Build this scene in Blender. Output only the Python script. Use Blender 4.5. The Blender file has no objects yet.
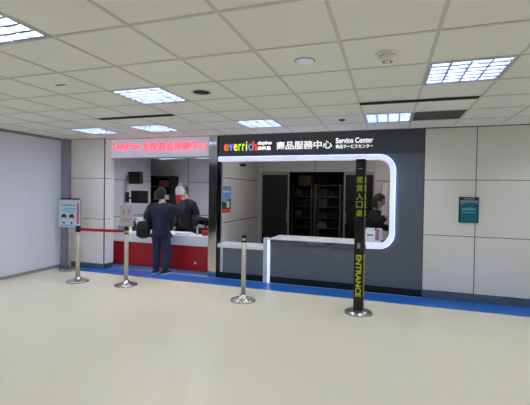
import bpy, bmesh, math, random
from mathutils import Vector, Matrix, Euler
random.seed(4)
PI = math.pi
scene = bpy.context.scene
COL = scene.collection

# ------------------------------------------------------------------ camera
F_PX, YAW, PITCH, ROLL = 372.88, -0.3217, -0.0158, 0.0154
cyw, syw, cp, sp = math.cos(YAW), math.sin(YAW), math.cos(PITCH), math.sin(PITCH)
fwd = Vector((syw*cp, cyw*cp, sp)); rgt = Vector((cyw, -syw, 0)); upv = rgt.cross(fwd)
r2 = math.cos(ROLL)*rgt + math.sin(ROLL)*upv
u2 = -math.sin(ROLL)*rgt + math.cos(ROLL)*upv
cam_data = bpy.data.cameras.new('camera')
cam = bpy.data.objects.new('camera', cam_data); COL.objects.link(cam)
M = Matrix((r2, u2, -fwd)).transposed().to_4x4()
M.translation = Vector((0.3286, -6.146, 1.5793))
cam.matrix_world = M
cam_data.sensor_width = 36.0; cam_data.sensor_fit = 'HORIZONTAL'
cam_data.lens = F_PX/530*36
cam_data.shift_x = 0.5/530; cam_data.shift_y = -5.0/530
cam_data.clip_start = 0.05
scene.camera = cam

# ------------------------------------------------------------------ world, exposure
world = bpy.data.worlds.new('world'); scene.world = world; world.use_nodes = True
world.node_tree.nodes['Background'].inputs[0].default_value = (0.55, 0.6, 0.7, 1)
world.node_tree.nodes['Background'].inputs[1].default_value = 0.02
scene.view_settings.view_transform = 'Standard'
scene.view_settings.look = 'None'
scene.view_settings.exposure = 0.0
scene.view_settings.gamma = 1.0
scene.view_settings.use_curve_mapping = False
TUBE = 53.0            # fluorescent tube strength
H = 2.582              # ceiling height

# ------------------------------------------------------------------ materials
def lin(c):
    c = c/255.0
    return c/12.92 if c <= 0.04045 else ((c+0.055)/1.055)**2.4
def rgb(c): return (lin(c[0]), lin(c[1]), lin(c[2]), 1)
MATS = {}
def mat(name, c, rough=0.5, metal=0.0, emit=None, strength=0.0, noise=0.0, nscale=8.0, rnoise=0.0, spec=0.5, stretch=(1, 1, 1), bump=0.0):
    m = bpy.data.materials.new(name); m.use_nodes = True
    nt = m.node_tree; b = nt.nodes['Principled BSDF']
    b.inputs['Base Color'].default_value = rgb(c)
    b.inputs['Roughness'].default_value = rough
    b.inputs['Metallic'].default_value = metal
    b.inputs['Specular IOR Level'].default_value = spec
    if emit:
        b.inputs['Emission Color'].default_value = rgb(emit)
        b.inputs['Emission Strength'].default_value = strength
    if noise or rnoise or bump:
        tc = nt.nodes.new('ShaderNodeTexCoord'); mp = nt.nodes.new('ShaderNodeMapping')
        mp.inputs['Scale'].default_value = stretch
        n = nt.nodes.new('ShaderNodeTexNoise'); n.inputs['Scale'].default_value = nscale; n.inputs['Detail'].default_value = 4
        nt.links.new(tc.outputs['Object'], mp.inputs[0]); nt.links.new(mp.outputs[0], n.inputs['Vector'])
        if noise:
            mr = nt.nodes.new('ShaderNodeMapRange'); mr.inputs[3].default_value = 1-noise; mr.inputs[4].default_value = 1+noise
            mx = nt.nodes.new('ShaderNodeVectorMath'); mx.operation = 'SCALE'
            mx.inputs[0].default_value = rgb(c)[:3]
            nt.links.new(n.outputs['Fac'], mr.inputs[0]); nt.links.new(mr.outputs[0], mx.inputs['Scale'])
            nt.links.new(mx.outputs[0], b.inputs['Base Color'])
        if rnoise:
            mr2 = nt.nodes.new('ShaderNodeMapRange'); mr2.inputs[3].default_value = max(0.02, rough-rnoise); mr2.inputs[4].default_value = rough+rnoise
            nt.links.new(n.outputs['Fac'], mr2.inputs[0]); nt.links.new(mr2.outputs[0], b.inputs['Roughness'])
        if bump:
            bp = nt.nodes.new('ShaderNodeBump'); bp.inputs['Strength'].default_value = bump; bp.inputs['Distance'].default_value = 0.01
            nt.links.new(n.outputs['Fac'], bp.inputs['Height']); nt.links.new(bp.outputs[0], b.inputs['Normal'])
    MATS[name] = m
    return m
m_floor = mat('cream_vinyl', (232, 225, 200), 0.22, noise=0.025, nscale=1.6, rnoise=0.05)
m_blue = mat('blue_vinyl', (28, 104, 190), 0.3, noise=0.08, nscale=6)
m_paleblue = mat('pale_blue_vinyl', (104, 158, 205), 0.35, noise=0.05, nscale=6)
m_strip = mat('white_strip', (210, 216, 225), 0.3, 0.3)
m_graytile = mat('gray_tile', (120, 118, 114), 0.5, noise=0.05)
m_ceil = mat('ceiling_board', (240, 239, 232), 0.9, noise=0.03, nscale=90)
m_tbar = mat('ceiling_bar', (212, 210, 200), 0.6)
m_leftwall = mat('lilac_white_panel', (236, 238, 252), 0.45, noise=0.015, nscale=2)
m_graymetal = mat('gray_metal', (158, 160, 166), 0.4, 0.2)
m_cream = mat('cream_panel', (247, 244, 238), 0.4, noise=0.02, nscale=3)
m_joint = mat('panel_joint', (40, 38, 36), 0.8)
m_kick = mat('brushed_kickplate', (120, 132, 146), 0.3, 0.7)
m_rear = mat('shaded_far_wall', (58, 58, 62), 0.6, noise=0.05)  # dark tone stands in for the shade deeper in the hall
m_roomwall = mat('pale_gray_panel', (212, 209, 210), 0.5, noise=0.02, nscale=3)
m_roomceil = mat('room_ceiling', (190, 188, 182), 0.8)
m_store = mat('charcoal_laminate', (98, 106, 116), 0.36, noise=0.06, nscale=3, stretch=(1, 1, 8))
m_fascia = mat('charcoal_fascia', (78, 80, 86), 0.4, noise=0.04, nscale=4)  # fascia: darker copy of the wall laminate, for weaker light under the ceiling
m_black = mat('black_plastic', (18, 18, 20), 0.45)
m_blackgloss = mat('black_gloss', (10, 10, 12), 0.22)
m_darkdoor = mat('dark_glass_door', (14, 14, 16), 0.3)
m_kickblack = mat('black_plinth', (14, 14, 15), 0.4)
m_white = mat('white_solid_surface', (244, 246, 252), 0.4, noise=0.01, spec=0.25)
m_ledframe = mat('lit_acrylic', (226, 230, 240), 0.35, emit=(216, 226, 255), strength=0.58)
m_led = mat('led_strip', (230, 235, 255), 0.4, emit=(150, 180, 255), strength=10.0)
m_postw = mat('white_post', (206, 222, 230), 0.3)
m_lededge = mat('led_edge_light', (230, 235, 255), 0.4, emit=(205, 212, 255), strength=0.9)
m_red = mat('red_laminate', (190, 20, 30), 0.35, noise=0.03)
m_mirror = mat('mirror_steel', (205, 204, 200), 0.09, 1.0)
m_steel = mat('brushed_steel', (190, 190, 188), 0.28, 1.0, rnoise=0.06, nscale=40, stretch=(1, 1, 0.05))
m_satin = mat('satin_steel', (205, 200, 186), 0.42, 0.7)
m_belt = mat('red_webbing', (190, 22, 34), 0.7)
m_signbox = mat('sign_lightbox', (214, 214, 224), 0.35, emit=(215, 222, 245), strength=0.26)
m_redled = mat('red_neon_letter', (252, 150, 165), 0.4, emit=(255, 84, 116), strength=0.75)
m_pinkled = mat('pink_neon_edge', (255, 200, 210), 0.4, emit=(255, 190, 205), strength=1.6)
m_wlet = mat('white_lit_letter', (245, 245, 245), 0.4, emit=(255, 248, 246), strength=1.0)
m_tube = mat('fluorescent_tube', (250, 252, 255), 0.4, emit=(236, 243, 255), strength=TUBE)
m_reflector = mat('lamp_reflector', (190, 194, 204), 0.4, 0.6)
m_louver = mat('lamp_louver', (102, 110, 132), 0.5)
m_down = mat('downlight_lens', (255, 255, 250), 0.4, emit=(255, 244, 228), strength=60)
m_down2 = mat('bright_downlight_lens', (255, 255, 250), 0.4, emit=(255, 247, 236), strength=170)
m_vent = mat('vent_gray', (104, 102, 94), 0.7, noise=0.06, nscale=30)
m_slot = mat('vent_slot_black', (12, 12, 12), 0.8)
m_navy = mat('navy_jacket', (24, 32, 56), 0.85, noise=0.12, nscale=14, bump=0.3)
m_jeans = mat('blue_denim', (38, 52, 86), 0.85, noise=0.14, nscale=22, bump=0.2)
m_skin = mat('skin', (205, 160, 134), 0.5)
m_hair = mat('black_hair', (16, 14, 15), 0.5, noise=0.2, nscale=40)
m_blackcloth = mat('black_cloth', (20, 20, 23), 0.85, noise=0.15, nscale=18)
m_shoe = mat('dark_shoe', (38, 38, 46), 0.6)
m_sole = mat('white_sole', (220, 220, 225), 0.6)
m_eye = mat('eye_dark', (20, 14, 12), 0.2)
m_lip = mat('lip', (170, 100, 92), 0.5)
m_bagblack = mat('black_nylon', (15, 15, 18), 0.6, noise=0.1, nscale=20)
m_bagwhite = mat('white_paper_bag', (238, 238, 244), 0.6)
m_bagred = mat('red_print', (206, 28, 44), 0.6)
m_yellow = mat('yellow_letter', (214, 226, 40), 0.5)
m_posterblue = mat('pale_blue_print', (206, 226, 244), 0.4)
m_posterdeep = mat('deep_blue_print', (70, 120, 190), 0.4)
m_postermid = mat('mid_blue_print', (140, 186, 228), 0.4)
m_paper = mat('white_paper', (235, 236, 240), 0.5)
m_grayprint = mat('gray_print', (150, 158, 168), 0.5)
m_pinkprint = mat('pink_red_print', (222, 110, 130), 0.5)
m_acryl = mat('frosted_sign', (206, 206, 214), 0.3)
m_teal = mat('teal_print', (0, 112, 130), 0.35, noise=0.1, nscale=7)
m_tealight = mat('light_teal_print', (110, 178, 190), 0.35)
m_navyframe = mat('navy_frame', (20, 36, 58), 0.35)
m_sky = mat('sky_print', (120, 170, 222), 0.4, noise=0.22, nscale=7)
m_grn = mat('green_print', (58, 86, 50), 0.45, noise=0.3, nscale=16)
m_org = mat('orange_print', (205, 88, 40), 0.45, noise=0.3, nscale=18)
m_tealbox = mat('teal_box', (120, 190, 200), 0.5)
m_maroon = mat('maroon_card', (96, 34, 34), 0.7)
m_cardboard = mat('cardboard', (150, 122, 88), 0.8, noise=0.08)
m_lemon = mat('yellow_plastic', (232, 214, 110), 0.5)
m_shelfmetal = mat('shelf_metal', (118, 116, 110), 0.4, 0.6)
EVCOL = {}
for k, c in dict(orange=(250, 96, 40), blue=(86, 140, 255), yellow=(250, 226, 50), lime=(170, 220, 50), red=(250, 80, 50)).items():
    EVCOL[k] = mat(k+'_lit_letter', c, 0.4, emit=c, strength=1.1)

# ------------------------------------------------------------------ builders
class MB:
    """collects shapes, links them as ONE mesh object"""
    def __init__(self): self.v = []; self.f = []; self.mi = []; self.sm = []
    def add(self, vs, fs, mi=0, smooth=False, mx=None):
        o = len(self.v)
        for p in vs:
            p = Vector(p)
            if mx is not None: p = mx @ p
            self.v.append(p)
        for f in fs:
            self.f.append([i+o for i in f]); self.mi.append(mi); self.sm.append(smooth)
        return self
    def box(self, x0, x1, y0, y1, z0, z1, mi=0, mx=None):
        vs = [(x0, y0, z0), (x1, y0, z0), (x1, y1, z0), (x0, y1, z0), (x0, y0, z1), (x1, y0, z1), (x1, y1, z1), (x0, y1, z1)]
        fs = [(0, 3, 2, 1), (4, 5, 6, 7), (0, 1, 5, 4), (1, 2, 6, 5), (2, 3, 7, 6), (3, 0, 4, 7)]
        return self.add(vs, fs, mi, False, mx)
    def bevbox(self, x0, x1, y0, y1, z0, z1, b=0.006, mi=0, mx=None, seg=2):
        bm = bmesh.new(); bmesh.ops.create_cube(bm, size=1)
        for v in bm.verts: v.co = Vector(((x0+x1)/2+v.co.x*(x1-x0), (y0+y1)/2+v.co.y*(y1-y0), (z0+z1)/2+v.co.z*(z1-z0)))
        bmesh.ops.bevel(bm, geom=list(bm.edges), offset=b, segments=seg, affect='EDGES', profile=0.5)
        bm.verts.index_update()
        self.add([v.co.copy() for v in bm.verts], [[v.index for v in f.verts] for f in bm.faces], mi, False, mx); bm.free()
        return self
    def lathe(self, prof, n=32, mi=0, mx=None, smooth=True, cap=True):
        vs = []; fs = []
        for r, z in prof:
            for k in range(n):
                a = 2*PI*k/n; vs.append((r*math.cos(a), r*math.sin(a), z))
        for j in range(len(prof)-1):
            for k in range(n):
                k2 = (k+1) % n
                fs.append((j*n+k, j*n+k2, (j+1)*n+k2, (j+1)*n+k))
        self.add(vs, fs, mi, smooth, mx)
        if cap:
            m = len(prof)-1
            self.add([vs[k] for k in range(n)], [tuple(reversed(range(n)))], mi, False, mx)
            self.add([vs[m*n+k] for k in range(n)], [tuple(range(n))], mi, False, mx)
        return self
    def tube(self, p0, p1, r, n=10, mi=0):
        p0, p1 = Vector(p0), Vector(p1); d = p1-p0
        q = Vector((0, 0, 1)).rotation_difference(d.normalized()).to_matrix().to_4x4()
        return self.lathe([(r, 0), (r, d.length)], n, mi, Matrix.Translation(p0) @ q)
    def prism(self, poly, y0, y1, mi=0, mx=None):
        """polygon in x,z extruded along y"""
        n = len(poly)
        vs = [(x, y0, z) for x, z in poly]+[(x, y1, z) for x, z in poly]
        fs = [tuple(range(n)), tuple(range(2*n-1, n-1, -1))]
        for k in range(n):
            k2 = (k+1) % n; fs.append((k, k+n, k2+n, k2))
        return self.add(vs, fs, mi, False, mx)
    def ball(self, c, s, nu=16, nv=10, mi=0, mx=None):
        vs = []; fs = []
        for j in range(nv+1):
            t = PI*j/nv
            for k in range(nu):
                a = 2*PI*k/nu
                vs.append((c[0]+s[0]*math.sin(t)*math.cos(a), c[1]+s[1]*math.sin(t)*math.sin(a), c[2]+s[2]*math.cos(t)))
        for j in range(nv):
            for k in range(nu):
                k2 = (k+1) % nu; fs.append((j*nu+k, (j+1)*nu+k, (j+1)*nu+k2, j*nu+k2))
        return self.add(vs, fs, mi, True, mx)
    def mesh(self, name, mats):
        me = bpy.data.meshes.new(name)
        me.from_pydata([tuple(v) for v in self.v], [], self.f)
        if not isinstance(mats, (list, tuple)): mats = [mats]
        for m in mats: me.materials.append(m)
        for p, i, s in zip(me.polygons, self.mi, self.sm): p.material_index = i; p.use_smooth = s
        bm = bmesh.new(); bm.from_mesh(me); bmesh.ops.remove_doubles(bm, verts=bm.verts, dist=1e-6)
        bmesh.ops.recalc_face_normals(bm, faces=bm.faces); bm.to_mesh(me); bm.free()
        return me
    def build(self, name, mats, parent=None, loc=None, local=True):
        """vertices are in world space unless the parent sits at its own origin; loc = origin to subtract"""
        o = bpy.data.objects.new(name, self.mesh(name, mats)); COL.objects.link(o)
        if parent: o.parent = parent
        return o
def thing(name, label, cat, loc=(0, 0, 0), rz=0, group=None):
    o = bpy.data.objects.new(name, None); COL.objects.link(o)
    o.location = loc; o.rotation_euler = (0, 0, rz); o.empty_display_size = 0.1
    o['label'] = label; o['category'] = cat
    if group: o['group'] = group
    return o
def tag(o, label, cat, group=None):
    o['label'] = label; o['category'] = cat
    if group: o['group'] = group
    return o
def struct(o):
    o['kind'] = 'structure'; return o
def copy_thing(root):
    r = root.copy(); COL.objects.link(r)
    for ch in root.children:
        c = ch.copy(); COL.objects.link(c); c.parent = r
        for g in ch.children:
            d = g.copy(); COL.objects.link(d); d.parent = c
    return r
def text_geo(body, x0, x1, z0, z1, y, depth=0.008, bold=0.0, shear=0.0, mb=None, mi=0, mx=None, res=3):
    """lettering standing in the x,z plane facing -y, fitted to the box x0..x1, z0..z1"""
    cu = bpy.data.curves.new('txt', 'FONT'); cu.body = body; cu.resolution_u = res
    cu.offset = bold; cu.shear = shear; cu.extrude = 0.02
    o = bpy.data.objects.new('txt', cu); COL.objects.link(o)
    bpy.context.view_layer.update()
    dg = bpy.context.evaluated_depsgraph_get()
    me = bpy.data.meshes.new_from_object(o.evaluated_get(dg))
    xs = [v.co.x for v in me.vertices]; ys = [v.co.y for v in me.vertices]; zs = [v.co.z for v in me.vertices]
    ax, bx, ay, by, az, bz = min(xs), max(xs), min(ys), max(ys), min(zs), max(zs)
    vs = [(x0+(v.co.x-ax)/(bx-ax)*(x1-x0), y-(v.co.z-az)/(bz-az)*depth, z0+(v.co.y-ay)/(by-ay)*(z1-z0)) for v in me.vertices]
    fs = [tuple(p.vertices) for p in me.polygons]
    mb = mb or MB(); mb.add(vs, fs, mi, False, mx)
    bpy.data.objects.remove(o); bpy.data.curves.remove(cu); bpy.data.meshes.remove(me)
    return mb
def skin_geo(J, bones, root, mb, mi=0, sub=2):
    """J: name -> (x,y,z,rx[,ry]); grows one continuous surface along the bones"""
    names = list(J); idx = {n: i for i, n in enumerate(names)}
    me = bpy.data.meshes.new('sk'); me.from_pydata([J[n][:3] for n in names], [(idx[a], idx[b]) for a, b in bones], [])
    o = bpy.data.objects.new('sk', me); COL.objects.link(o)
    md = o.modifiers.new('s', 'SKIN'); md.use_smooth_shade = True
    for n in names:
        sv = me.skin_vertices[0].data[idx[n]]
        j = J[n]; sv.radius = (j[3], j[4] if len(j) > 4 else j[3]); sv.use_root = (n == root)
    ss = o.modifiers.new('u', 'SUBSURF'); ss.levels = sub; ss.render_levels = sub
    bpy.context.view_layer.update()
    dg = bpy.context.evaluated_depsgraph_get()
    em = bpy.data.meshes.new_from_object(o.evaluated_get(dg))
    mb.add([v.co.copy() for v in em.vertices], [tuple(p.vertices) for p in em.polygons], mi, True)
    bpy.data.objects.remove(o); bpy.data.meshes.remove(me); bpy.data.meshes.remove(em)
    return mb

# ================================================================== THE SETTING
mb = MB(); mb.box(-6.1, 6.0, -12.0, 4.6, -0.1, 0.0, 0); fl = struct(mb.build('floor', m_floor))
mb = MB(); mb.box(-5.93, 6.0, -0.465, 0.0, 0.0, 0.002); struct(mb.build('trim_blue_floor_band', m_blue))
mb = MB(); mb.box(-5.3, -2.6, 0.012, 0.30, 0.0, 0.002); struct(mb.build('trim_pale_floor_band', m_paleblue))
mb = MB(); mb.box(-4.96, 0.83, -0.022, 0.0, 0.002, 0.006); struct(mb.build('trim_floor_strip', m_strip))
mb = MB(); mb.box(-6.0, 1.2, 0.6, 4.5, 0.0, 0.003); struct(mb.build('floor_back_rooms', m_graytile))

# --- ceiling: boards on a 0.6 m grid, lines x = 0.6 i and y = 0.6 j - 4.24
T = 0.6; Y0 = -4.24
LIGHTS = [(-4, 2), (1, 2), (-8, 5), (-6, 5), (-3, 5), (0, 5), (-4, -1), (1, -1), (6, 2), (4, 5), (6, -1), (-9, -1), (-9, 2),
          (-4, -4), (1, -4), (6, -4), (-9, -4), (-4, -7), (1, -7), (6, -7), (-4, -10), (1, -10)]
VENTS = [(1, 5)]
holes = set(LIGHTS+VENTS)
mb = MB()
for i in range(-10, 10):
    for j in range(-13, 8):
        if (i, j) in holes: continue
        x0, x1 = max(i*T, -5.93), (i+1)*T
        y0, y1 = Y0+j*T, min(Y0+(j+1)*T, 0.0)
        mb.box(x0, x1, y0, y1, H, H+0.012)
struct(mb.build('ceiling', m_ceil))
mb = MB()
for i in range(-9, 11): mb.box(i*T-0.012, i*T+0.012, Y0-13*T, 0.0, H-0.005, H-0.0005)
for j in range(-13, 8): mb.box(-5.93, 6.0, Y0+j*T-0.012, Y0+j*T+0.012, H-0.0045, H-0.0008)
struct(mb.build('trim_ceiling_grid', m_tbar))
mb = MB(); mb.box(-6.1, 6.1, -12.1, 0.2, H+0.16, H+0.2); struct(mb.build('ceiling_slab', m_vent))

# --- left wall with its gray rail, end post and skirting
mb = MB(); mb.box(-6.08, -5.93, -4.6, 0.0, 0, H); struct(mb.build('wall_left', m_leftwall))
mb = MB(); mb.box(-6.08, -5.93, -12, -4.6, 0, H); struct(mb.build('opening_left_far_dark', m_rear))  # dark slab stands in for an unlit opening, mirrored in the steel column
mb = MB(); mb.box(-5.93, -5.905, -4.6, -0.2, 0.0, 0.055); struct(mb.build('baseboard_left', m_graymetal))
mb = MB(); mb.box(-5.93, -5.905, -4.6, -0.2, H-0.05, H-0.006); struct(mb.build('trim_left_top_rail', m_graymetal))
mb = MB(); mb.box(-5.93, -5.80, -0.33, -0.2, 0.0, H-0.006); struct(mb.build('trim_left_end_post', m_graymetal))
mb = MB(); mb.box(6.0, 6.1, -12, 0.2, 0, H+0.16); struct(mb.build('wall_right', m_cream))
mb = MB(); mb.box(-6.08, 6.1, -12.1, -12, 0, H+0.16); struct(mb.build('wall_rear', m_rear))

# --- cream panelled pier on the left (face y = -0.2)
mb = MB()
zs = [0.10, 0.985, 1.79, H-0.006]; xs = [-5.80, -4.962]
for a in range(3): mb.bevbox(xs[0], xs[1], -0.2, -0.01, zs[a]+0.004, zs[a+1]-0.004, 0.003)
mb.box(xs[0]+0.008, xs[1]-0.006, -0.192, -0.012, 0.1, H-0.006, 1)
mb.box(xs[1]-0.012, xs[1]+0.001, -0.203, -0.188, 0.1, H-0.006, 1)
mb.box(-5.80, -4.96, -0.012, 0.06, 0.1, H-0.006, 0)
struct(mb.build('wall_left_pier', [m_cream, m_joint]))
mb = MB(); mb.box(-5.80, -4.975, -0.185, 0.05, 0.0, 0.1); struct(mb.build('baseboard_left_pier', m_kick))

# --- cream panelled wall right of the storefront (face y = 0)
mb = MB()
zs = [0.12, 0.962, 1.795, H-0.006]; xs = [0.834, 1.535, 2.95, 4.4, 6.0]
for b in range(len(xs)-1):
    for a in range(3): mb.bevbox(xs[b]+0.005, xs[b+1]-0.005, 0.0, 0.02, zs[a]+0.004, zs[a+1]-0.004, 0.003)
mb.box(0.834, 6.0, 0.008, 0.2, 0.0, H+0.16, 1)
struct(mb.build('wall_back_right', [m_cream, m_joint]))
mb = MB(); mb.box(0.834, 6.0, -0.004, 0.012, 0.0, 0.115); struct(mb.build('baseboard_back_right', m_kick))

# --- charcoal storefront wall, one C-shaped panel around the counter opening
def arc(cx, cz, r, a0, a1, n=10):
    return [(cx+r*math.cos(math.radians(a0+(a1-a0)*k/n)), cz+r*math.sin(math.radians(a0+(a1-a0)*k/n))) for k in range(n+1)]
XR, ZT, ZB, RC = 0.42, 2.19, 0.70, 0.255
poly = [(-2.62, 2.19), (-2.62, 2.19+0.002), (-2.62, H), (0.83, H), (0.83, 0.11), (-1.60, 0.11), (-1.60, 0.69), (XR-RC, ZB)]
poly = [(-2.62, H), (0.83, H), (0.83, 0.0), (-1.60, 0.0), (-1.60, 0.69), (0.0, 0.69), (0.0, ZB)]
poly += arc(XR-RC, ZB+RC, RC, -90, 0) + arc(XR-RC, ZT-RC, RC, 0, 90) + [(-2.62, ZT)]
mb = MB(); mb.prism(poly, 0.0, 0.1)
struct(mb.build('wall_storefront', m_store))
mb = MB(); mb.box(-1.60, 0.83, -0.006, 0.0, 0.0, 0.115); struct(mb.build('baseboard_storefront', m_kickblack))

# --- back rooms
mb = MB(); mb.box(-5.40, -5.25, 0.06, 1.70, 0, 2.4)
struct(mb.build('wall_kiosk_left', m_roomwall))
mb = MB()
for z in (0.985, 1.79): mb.box(-5.251, -5.247, 0.07, 1.69, z-0.006, z+0.006)
struct(mb.build('trim_kiosk_left_joint', m_joint))
mb = MB(); mb.box(-6.0, -2.68, 2.12, 2.22, 0, 2.4); struct(mb.build('wall_kiosk_back', m_roomwall))
mb = MB()
for z in (0.97, 1.79): mb.box(-4.45, -2.70, 2.115, 2.121, z-0.006, z+0.006)
mb.box(-4.456, -4.444, 2.115, 2.121, 0, 2.4)
struct(mb.build('trim_kiosk_back_joint', m_joint))
mb = MB(); mb.box(-6.08, -6.0, 0.06, 2.22, 0, 2.4); struct(mb.build('wall_kiosk_side', m_roomwall))
mb = MB(); mb.box(-6.0, -2.68, 0.06, 2.12, 2.4, 2.45); struct(mb.build('ceiling_kiosk', m_roomceil))
mb = MB(); mb.box(-2.68, -2.58, 0.14, 4.5, 0, 2.45); struct(mb.build('wall_divider', m_roomwall))
mb = MB()
for z in (0.99, 1.825): mb.box(-2.581, -2.577, 0.15, 2.1, z-0.006, z+0.006)
struct(mb.build('trim_divider_joint', m_joint))
mb = MB(); mb.box(-2.58, 1.2, 0.1, 4.5, 2.45, 2.5); struct(mb.build('ceiling_service_room', m_roomceil))
mb = MB(); mb.box(1.1, 1.2, 0.2, 4.5, 0, 2.45); struct(mb.build('wall_service_right', m_roomwall))
# back wall of the service room with a wide opening to the store room
mb = MB()
mb.box(-2.58, 1.1, 2.12, 2.22, 2.04, 2.45); mb.box(-2.58, -2.50, 2.12, 2.22, 0, 2.04); mb.box(0.04, 1.1, 2.12, 2.22, 0, 2.04)
struct(mb.build('wall_service_back', m_roomwall))
mb = MB(); mb.box(0.04, 1.1, 2.115, 2.121, 1.835, 1.847); mb.box(-1.246, -1.236, 2.115, 2.121, 2.04, 2.45)
struct(mb.build('trim_service_back_joint', m_joint))
mb = MB(); mb.box(-2.58, 1.2, 4.4, 4.5, 0, 2.45); struct(mb.build('wall_store_back', m_rear))

# --- two dark sliding doors in the opening (left one and right one)
def sliding_door(name, x0, x1, hside):
    root = thing(name, '', '', (0, 0, 0)); del root['label']; del root['category']; root['kind'] = 'structure'
    mb = MB(); mb.bevbox(x0+0.03, x1-0.03, 2.10, 2.135, 0.02, 1.97, 0.004); struct(mb.build('door_leaf', m_darkdoor, root))
    mb = MB()
    mb.box(x0, x0+0.03, 2.09, 2.14, 0, 2.03); mb.box(x1-0.03, x1, 2.09, 2.14, 0, 2.03); mb.box(x0+0.03, x1-0.03, 2.09, 2.14, 1.97, 2.03)
    struct(mb.build('door_frame', m_graymetal, root))
    hx = x1-0.045 if hside > 0 else x0+0.045
    mb = MB(); mb.tube((hx, 2.08, 0.9), (hx, 2.08, 1.15), 0.009); mb.tube((hx, 2.08, 0.93), (hx, 2.1, 0.93), 0.006); mb.tube((hx, 2.08, 1.12), (hx, 2.1, 1.12), 0.006)
    struct(mb.build('door_handle', m_steel, root))
    return root
sliding_door('door_1', -2.50, -1.83, 1)
sliding_door('door_2', -0.60, 0.04, -1)
mb = MB(); mb.box(0.20, 0.31, 2.04, 2.13, 0, 1.80); struct(mb.build('trim_white_post', m_white))

# --- mirror-steel column between the two counters
mb = MB(); mb.bevbox(-2.79, -2.625, -0.02, 0.14, 0.0, H-0.006, 0.004)
mb.box(-2.625, -2.60, 0.0, 0.12, 0.0, H-0.006, 1)
struct(mb.build('column_mirror_steel', [m_mirror, m_blackgloss]))

# ================================================================== LIGHTS OF THE PLACE, WITH A FEW ADDED
def make_light():
    root = thing('ceiling_light', 'x', 'ceiling light')
    mb = MB(); s = 0.288
    for a in (-1, 1):
        mb.box(a*s-0.010 if a > 0 else -0.300, 0.300 if a > 0 else -s+0.010, -0.300, 0.300, -0.008, 0.004)
        mb.box(-s+0.01, s-0.01, a*s-0.010 if a > 0 else -0.300, 0.300 if a > 0 else -s+0.010, -0.008, 0.004)
    mb.build('frame', m_reflector, root)
    mb = MB()
    mb.box(-0.29, 0.29, -0.29, 0.29, 0.100, 0.104)
    for a in (-1, 1):
        mb.box(a*0.289-0.002, a*0.289+0.002, -0.29, 0.29, 0.004, 0.1); mb.box(-0.29, 0.29, a*0.289-0.002, a*0.289+0.002, 0.004, 0.1)
    mb.build('reflector', m_reflector, root)
    for k in range(4):
        x = -0.2085+0.139*k
        mb = MB(); mb.tube((x, -0.28, 0.066), (x, 0.28, 0.066), 0.020, 8); mb.build('tube', m_tube, root)
    mb = MB()
    for k in range(5):
        x = -0.278+0.139*k; mb.box(x-0.003, x+0.003, -0.278, 0.278, 0.004, 0.036); mb.box(x-0.006, x+0.006, -0.278, 0.278, -0.004, 0.004)
    for k in range(7):
        y = -0.278+0.0927*k; mb.box(-0.278, 0.278, y-0.003, y+0.003, 0.004, 0.034); mb.box(-0.278, 0.278, y-0.011, y+0.011, -0.0035, 0.0035)
    mb.build('louver', m_louver, root)
    return root
LBL = {(-4, 2): 'bright louvred ceiling light nearest the round black speaker opening',
       (1, 2): 'brightest large ceiling light, ahead of the black slot on the right',
       (-8, 5): 'small louvred ceiling light above the panelled pier at far left',
       (-6, 5): 'louvred ceiling light just ahead of the white sign with red lettering',
       (-3, 5): 'ceiling light just ahead of the multicoloured letters on the dark fascia',
       (0, 5): 'ceiling light beside the dark gray vent panel, ahead of the dark fascia',
       (-4, -1): 'ceiling light cut off by the upper left edge of the photo'}
src = make_light(); n = 0
for (i, j) in LIGHTS:
    o = src if n == 0 else copy_thing(src)
    o.location = ((i+0.5)*T, Y0+(j+0.5)*T, H); n += 1
    o['label'] = LBL.get((i, j), 'louvred ceiling light over the hall outside the photo')
    o['group'] = 'recessed louvred ceiling lights' if (i, j) in LBL else 'ceiling lights outside the photo'

def downlight(x, y, z, label, group, lens=None):
    root = thing('downlight', label, 'downlight', (x, y, z), 0, group)
    mb = MB(); mb.lathe([(0.055, -0.006), (0.055, 0.0)], 20); mb.build('ring', m_steel, root)
    mb = MB(); mb.lathe([(0.042, -0.009), (0.042, -0.006)], 20); mb.build('lens', lens or m_down, root)
G = 'small round downlights inside the counters'
downlight(-4.3, 0.5, 2.4, 'round downlight over the red counter, nearer the monitors', G)
downlight(-3.3, 0.5, 2.4, 'round downlight over the red counter, nearer the steel column', G)
downlight(-3.9, 1.5, 2.4, 'round downlight behind the dark figure at the red counter', G)
downlight(-1.9, 0.55, 2.45, 'round downlight inside the charcoal counter, nearer the landscape poster', G, m_down2)
downlight(-1.0, 0.45, 2.45, 'round downlight inside the charcoal counter, over its middle', G, m_down2)
downlight(-0.1, 0.55, 2.45, 'round downlight inside the charcoal counter, above the person in the black jacket', G, m_down2)
downlight(0.55, 1.5, 2.45, 'round downlight added inside the charcoal counter room, furthest right', G, m_down2)  # unseen lamp added to brighten the wall behind the person
for x, lab in ((-4.35, 'added louvred light panel hidden over the red counter, nearer the monitors'), (-3.35, 'added louvred light panel hidden over the red counter, nearer the steel column')):  # unseen panels added to brighten the kiosk walls
    o = copy_thing(src); o.location = (x, 0.95, 2.2885); o['label'] = lab; o['group'] = 'added light panels inside the kiosk'

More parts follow.
